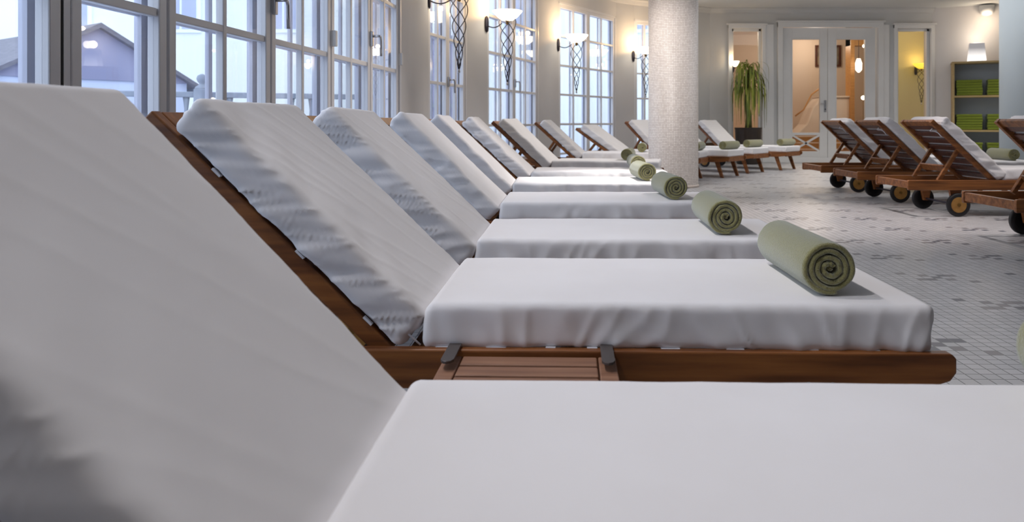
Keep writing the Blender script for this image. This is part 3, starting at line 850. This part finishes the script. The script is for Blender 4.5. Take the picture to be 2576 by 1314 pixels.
for ri, zb in enumerate((zsh[1]+.035, zsh[0]+.035, .115)):
    for ci, cx in enumerate((.29, .80)):
        for k in range(6):
            if proto is None:
                o = link('folded_towel', folded(1), TOWELG, None, bevel=.006); proto = o
            else:
                o = proto.copy(); COL.objects.link(o)
            jx = random.uniform(-.008, .008); jy = random.uniform(-.006, .006)
            lx, ly = cx+jx, .20+jy
            o.location = (SX+cR*lx-sR*ly, SY+sR*lx+cR*ly, zb+k*.0505)
            o.rotation_euler.z = aR
            tag(o, 'folded green towel, %s of the %s stack %s' % (ordn[k], names_col[ci], names_row[ri]), 'folded towel', 'folded green towels on the shelf')
# lamp on the shelf
lx, ly = .42, .18
e = empty('table_lamp', (SX+cR*lx-sR*ly, SY+sR*lx+cR*ly, zsh[2]+.035), aR)
tag(e, 'glowing white tapered lamp standing on top of the towel shelf', 'lamp')
bm = NEW()
b0, b1, h = .155, .125, .36
vs = [bm.verts.new(p) for p in ((-b0, -.10, .01), (b0, -.10, .01), (b0, .10, .01), (-b0, .10, .01), (-b1, -.085, h), (b1, -.085, h), (b1, .085, h), (-b1, .085, h))]
for f in ((0, 1, 2, 3), (4, 7, 6, 5), (0, 4, 5, 1), (1, 5, 6, 2), (2, 6, 7, 3), (3, 7, 4, 0)): bm.faces.new([vs[i] for i in f])
link('lamp_shade', bm, OPAL, e, bevel=.015)
bm = NEW(); box(bm, -b0+.01, b0-.01, -.09, .09, 0, .012); link('lamp_base', bm, STEEL, e)
ld = bpy.data.lights.new('lamp_light', 'POINT'); ld.energy = 3; ld.color = (1, .85, .68); ld.shadow_soft_size = .08
lo = bpy.data.objects.new('lamp_light', ld); COL.objects.link(lo); lo.parent = e; lo.location = (0, -.02, .46)
# plaster wall lamp high on the right
f_ = 3.15/Vector((RD[0]-RC[0], RD[1]-RC[1])).length
wp = (RC[0]+dR.x*.93, RC[1]+dR.y*.93)
e = empty('plaster_uplighter', (wp[0], wp[1], 0), aR); tag(e, 'white plaster uplighter on the wall at the top right', 'wall lamp')
bm = NEW(); zq = pyZ(42, wp[1])
prof = [(.02, zq), (.09, zq+.02), (.12, zq+.08), (.13, CZ-.03), (.12, CZ-.03), (.11, zq+.10), (.02, zq+.05)]
lathe(bm, prof, 28, (0, -.14, 0)); link('lamp_body', bm, PAINT, e, smooth=True)
ld = bpy.data.lights.new('uplight', 'POINT'); ld.energy = 4.5; ld.color = (1, .78, .56); ld.shadow_soft_size = .04
lo = bpy.data.objects.new('uplight', ld); COL.objects.link(lo); lo.parent = e; lo.location = (0, -.30, zq-.10)

# ---------------------------------------------------------------- outside
bm = NEW(); box(bm, -34, wline(0)-.0, -10, 30, -.4, -.02); box(bm, wline(0)-.1, 16, 20, 30, -.4, -.02)
o = link('ground_outside', bm, GROUNDM); structure(o, 'pale terrace outside the windows')
fb = empty('apartment_facade', (-6, 23, 0)); tag(fb, 'large pale blue rendered building beyond the terrace', 'building')
bm = NEW(); box(bm, -26, 24, 0, 1, -.02, 13); link('facade_wall', bm, FACADE, fb)
for cx in (-12.2, -9.0, -5.6, -2.4, .8, 5.0, 9.0):
    for z in (3.6, 7.2):
        bm = NEW(); box(bm, cx-.62, cx+.62, -.06, .0, z, z+1.9); w = link('window_surround', bm, plain('surround', (.80, .86, .92), .7) if 'surround' not in bpy.data.materials else bpy.data.materials['surround'], fb)
        bm = NEW(); box(bm, cx-.48, cx-.04, -.08, -.055, z+.12, z+1.8); box(bm, cx+.04, cx+.48, -.08, -.055, z+.12, z+1.8); link('pane', bm, FACW, w)
hs = empty('garden_house', (-6.7-K*12, 12, 0), math.atan2(.59, -.84)); tag(hs, 'low house with a grey slate gable roof outside the nearest window', 'house')
# local x along the ridge (away), y across
bm = NEW(); box(bm, .15, 6, -1.5, 1.5, -.02, 1.52); link('house_wall', bm, plain('house_pale', (.55, .60, .74), .8), hs)
bm = NEW(); prism(bm, [(-1.5, 1.50), (1.5, 1.50), (0, 2.36)], .12, 6, 'x'); link('gable', bm, HOUSEW, hs)
bm = NEW(); prism(bm, [(-1.7, 1.46), (0, 2.43), (1.7, 1.46), (1.7, 1.39), (0, 2.35), (-1.7, 1.39)], 0, 6.2, 'x'); link('roof', bm, SLATE, hs)
bm = NEW(); box(bm, .0, 6.2, -1.76, -1.66, 1.36, 1.45); link('gutter', bm, STONE, hs)
bm = NEW(); box(bm, .5, .7, -.95, -.75, 1.8, 2.12); link('chimney', bm, STONE, hs)
# terrace balustrade
A_, B_ = Vector((-7.72, 9.4)), Vector((-2.02, 12.1)); d = B_-A_
br = empty('terrace_balustrade', (A_.x, A_.y, 0), math.atan2(d.y, d.x)); tag(br, 'grey stone terrace railing with a ball finial, outside the windows', 'railing')
bm = NEW(); box(bm, 0, d.length, -.06, .06, 1.16, 1.24); link('handrail', bm, STONE, br, bevel=.01)
bm = NEW(); box(bm, 0, d.length, -.07, .07, .25, .33); link('lower_rail', bm, STONE, br)
for k in range(22):
    x = .14+k*d.length/22
    bm = NEW(); lathe(bm, [(.045, 0), (.03, .1), (.055, .35), (.025, .65), (.045, .83)], 10, (x, 0, .33)); link('baluster', bm, STONE, br, smooth=True)
fx = (Vector((pxX(508, 10.6), 10.6))-A_).length
for x in (fx, d.length-.1):
    bm = NEW(); box(bm, x-.11, x+.11, -.11, .11, -.02, 1.28); p_ = link('post', bm, STONE, br, bevel=.01)
    bm = NEW(); lathe(bm, [(.10, 1.27), (.09, 1.31), (.045, 1.34), (.035, 1.36), (.06, 1.39), (.075, 1.43), (.06, 1.475), (.02, 1.50)], 20, (x, 0, 0)); link('ball_finial', bm, STONE, p_, smooth=True)
# glazed neighbour wing seen through the second window
ng = empty('garden_pavilion', (-3.4, 14.6, 0), R(25)); tag(ng, 'grey-blue pavilion with dark posts outside the middle windows', 'building')
bm = NEW(); box(bm, 0, 1.9, 0, .1, -.02, 2.6); link('pavilion_wall', bm, HOUSEW, ng)
bm = NEW()
for x in (0, .62, 1.24, 1.86): box(bm, x, x+.08, -.05, 0, -.02, 2.6)
for z in (.5, 1.1, 2.5): box(bm, 0, 1.94, -.05, 0, z, z+.08)
link('pavilion_frame', bm, STONE, ng)

# ---------------------------------------------------------------- light
w = bpy.data.worlds.new('sky'); sc.world = w; w.use_nodes = True
bg = w.node_tree.nodes['Background']; bg.inputs[0].default_value = (.76, .86, 1.0, 1); bg.inputs[1].default_value = 2.75

def spot(x, y, e, col=(1, .93, .86), ang=95, blend=.8, z=CZ-.06, r=.08, tgt=None):
    ld = bpy.data.lights.new('ceiling_or_fill_spot', 'SPOT'); ld.energy = e; ld.color = col; ld.spot_size = R(ang); ld.spot_blend = blend; ld.shadow_soft_size = r
    o = bpy.data.objects.new('ceiling_or_fill_spot', ld); COL.objects.link(o); o.location = (x, y, z)
    if tgt:
        d = Vector(tgt)-Vector((x, y, z)); o.rotation_euler = d.to_track_quat('-Z', 'Y').to_euler()
    return o
for y in (-.4, 1.0, 2.2, 3.4):
    spot(-1.05, y, 78, (1, .95, .95), 75, tgt=(.6, y, .4))  # added fill from the window side: brightens seats, only grazes the backrest faces
for y in (-1.2, 1.8):
    spot(7.0, y, 14); spot(9.4, y, 14)
for y in (8.4, 10.8):
    for x in (.8 if y < 9 else 2.0, 3.9, 6.2, 8.8): spot(x, y, 34)
for x in (7.3, 9.7): spot(x, 5.6, 30)
for x in (4.5, 6.3, 8.3): spot(x, 12.6, 105)
spot(.65, 5.3, 300, (1, .95, .9), 44, .6)
spot(2.3, 5.3, 300, (1, .93, .90), 56, .9, tgt=(-.12, 5.2, .5))
spot(2.6, 7.4, 170, (1, .95, .93), 50, .9, tgt=(.1, 7.8, .5))  # added fill spot, brightens the back of the seventh lounger
spot(.8, 7.2, 150, (1, .93, .90), 60, .9, tgt=(1.5, 9.0, 1.2))  # added fill spot aimed at the mosaic column to brighten it
spot(2.35, 6.1, 280, (1, .88, .84), 62, .9)
spot(4.1, 5.5, 160, (1, .90, .86), 60, .9)

def area(x, y, z, sx, sy, e, col):  # added soft fill under the ceiling, no real fixture behind it
    ld = bpy.data.lights.new('fill_area', 'AREA'); ld.shape = 'RECTANGLE'; ld.size = sx; ld.size_y = sy; ld.energy = e; ld.color = col
    o = bpy.data.objects.new('fill_area', ld); COL.objects.link(o); o.location = (x, y, z); return o
area(7, 4.0, CZ-.02, 4, 5, 9, (.98, .97, 1))
area(5.0, 10, CZ-.02, 4, 4, 60, (.95, .96, 1))
# lights of the far room
for (x, y, e, c) in ((xx(2040, 16.3), 16.3, 28, (1, .92, .84)), (xx(2130, 16.2), 18.2, 18, (1, .90, .80)), (3.75, 16.4, 16, (1, .92, .84)), (xx(2300, 15.6), 15.6, 9, (1, .88, .62))):
    ld = bpy.data.lights.new('room_light', 'POINT'); ld.energy = e; ld.color = c; ld.shadow_soft_size = .12
    o = bpy.data.objects.new('room_light', ld); COL.objects.link(o); o.location = (x, y, 2.75)

# ---------------------------------------------------------------- camera
cd = bpy.data.cameras.new('camera'); cam = bpy.data.objects.new('camera', cd); COL.objects.link(cam); sc.camera = cam
cam.location = (0, 0, .80); cam.rotation_euler = (R(90), 0, 0)
cd.sensor_width = 36; cd.sensor_fit = 'HORIZONTAL'; cd.lens = 36*1850/2576; cd.shift_y = -(657-308)/2576; cd.shift_x = -(1390-1288)/2576
cd.clip_start = .02; cd.clip_end = 200
cd.dof.use_dof = True; cd.dof.focus_distance = 2.5; cd.dof.aperture_fstop = 5.2

vs_ = sc.view_settings; vs_.view_transform = 'Standard'; vs_.look = 'None'; vs_.gamma = 1; vs_.use_curve_mapping = False; vs_.exposure = 0.08
sc.cycles.use_denoising = True
sc.cycles.max_bounces = 8; sc.cycles.transparent_max_bounces = 24; sc.cycles.diffuse_bounces = 4
sc.cycles.sample_clamp_indirect = 6
sc.cycles.caustics_reflective = False; sc.cycles.caustics_refractive = False
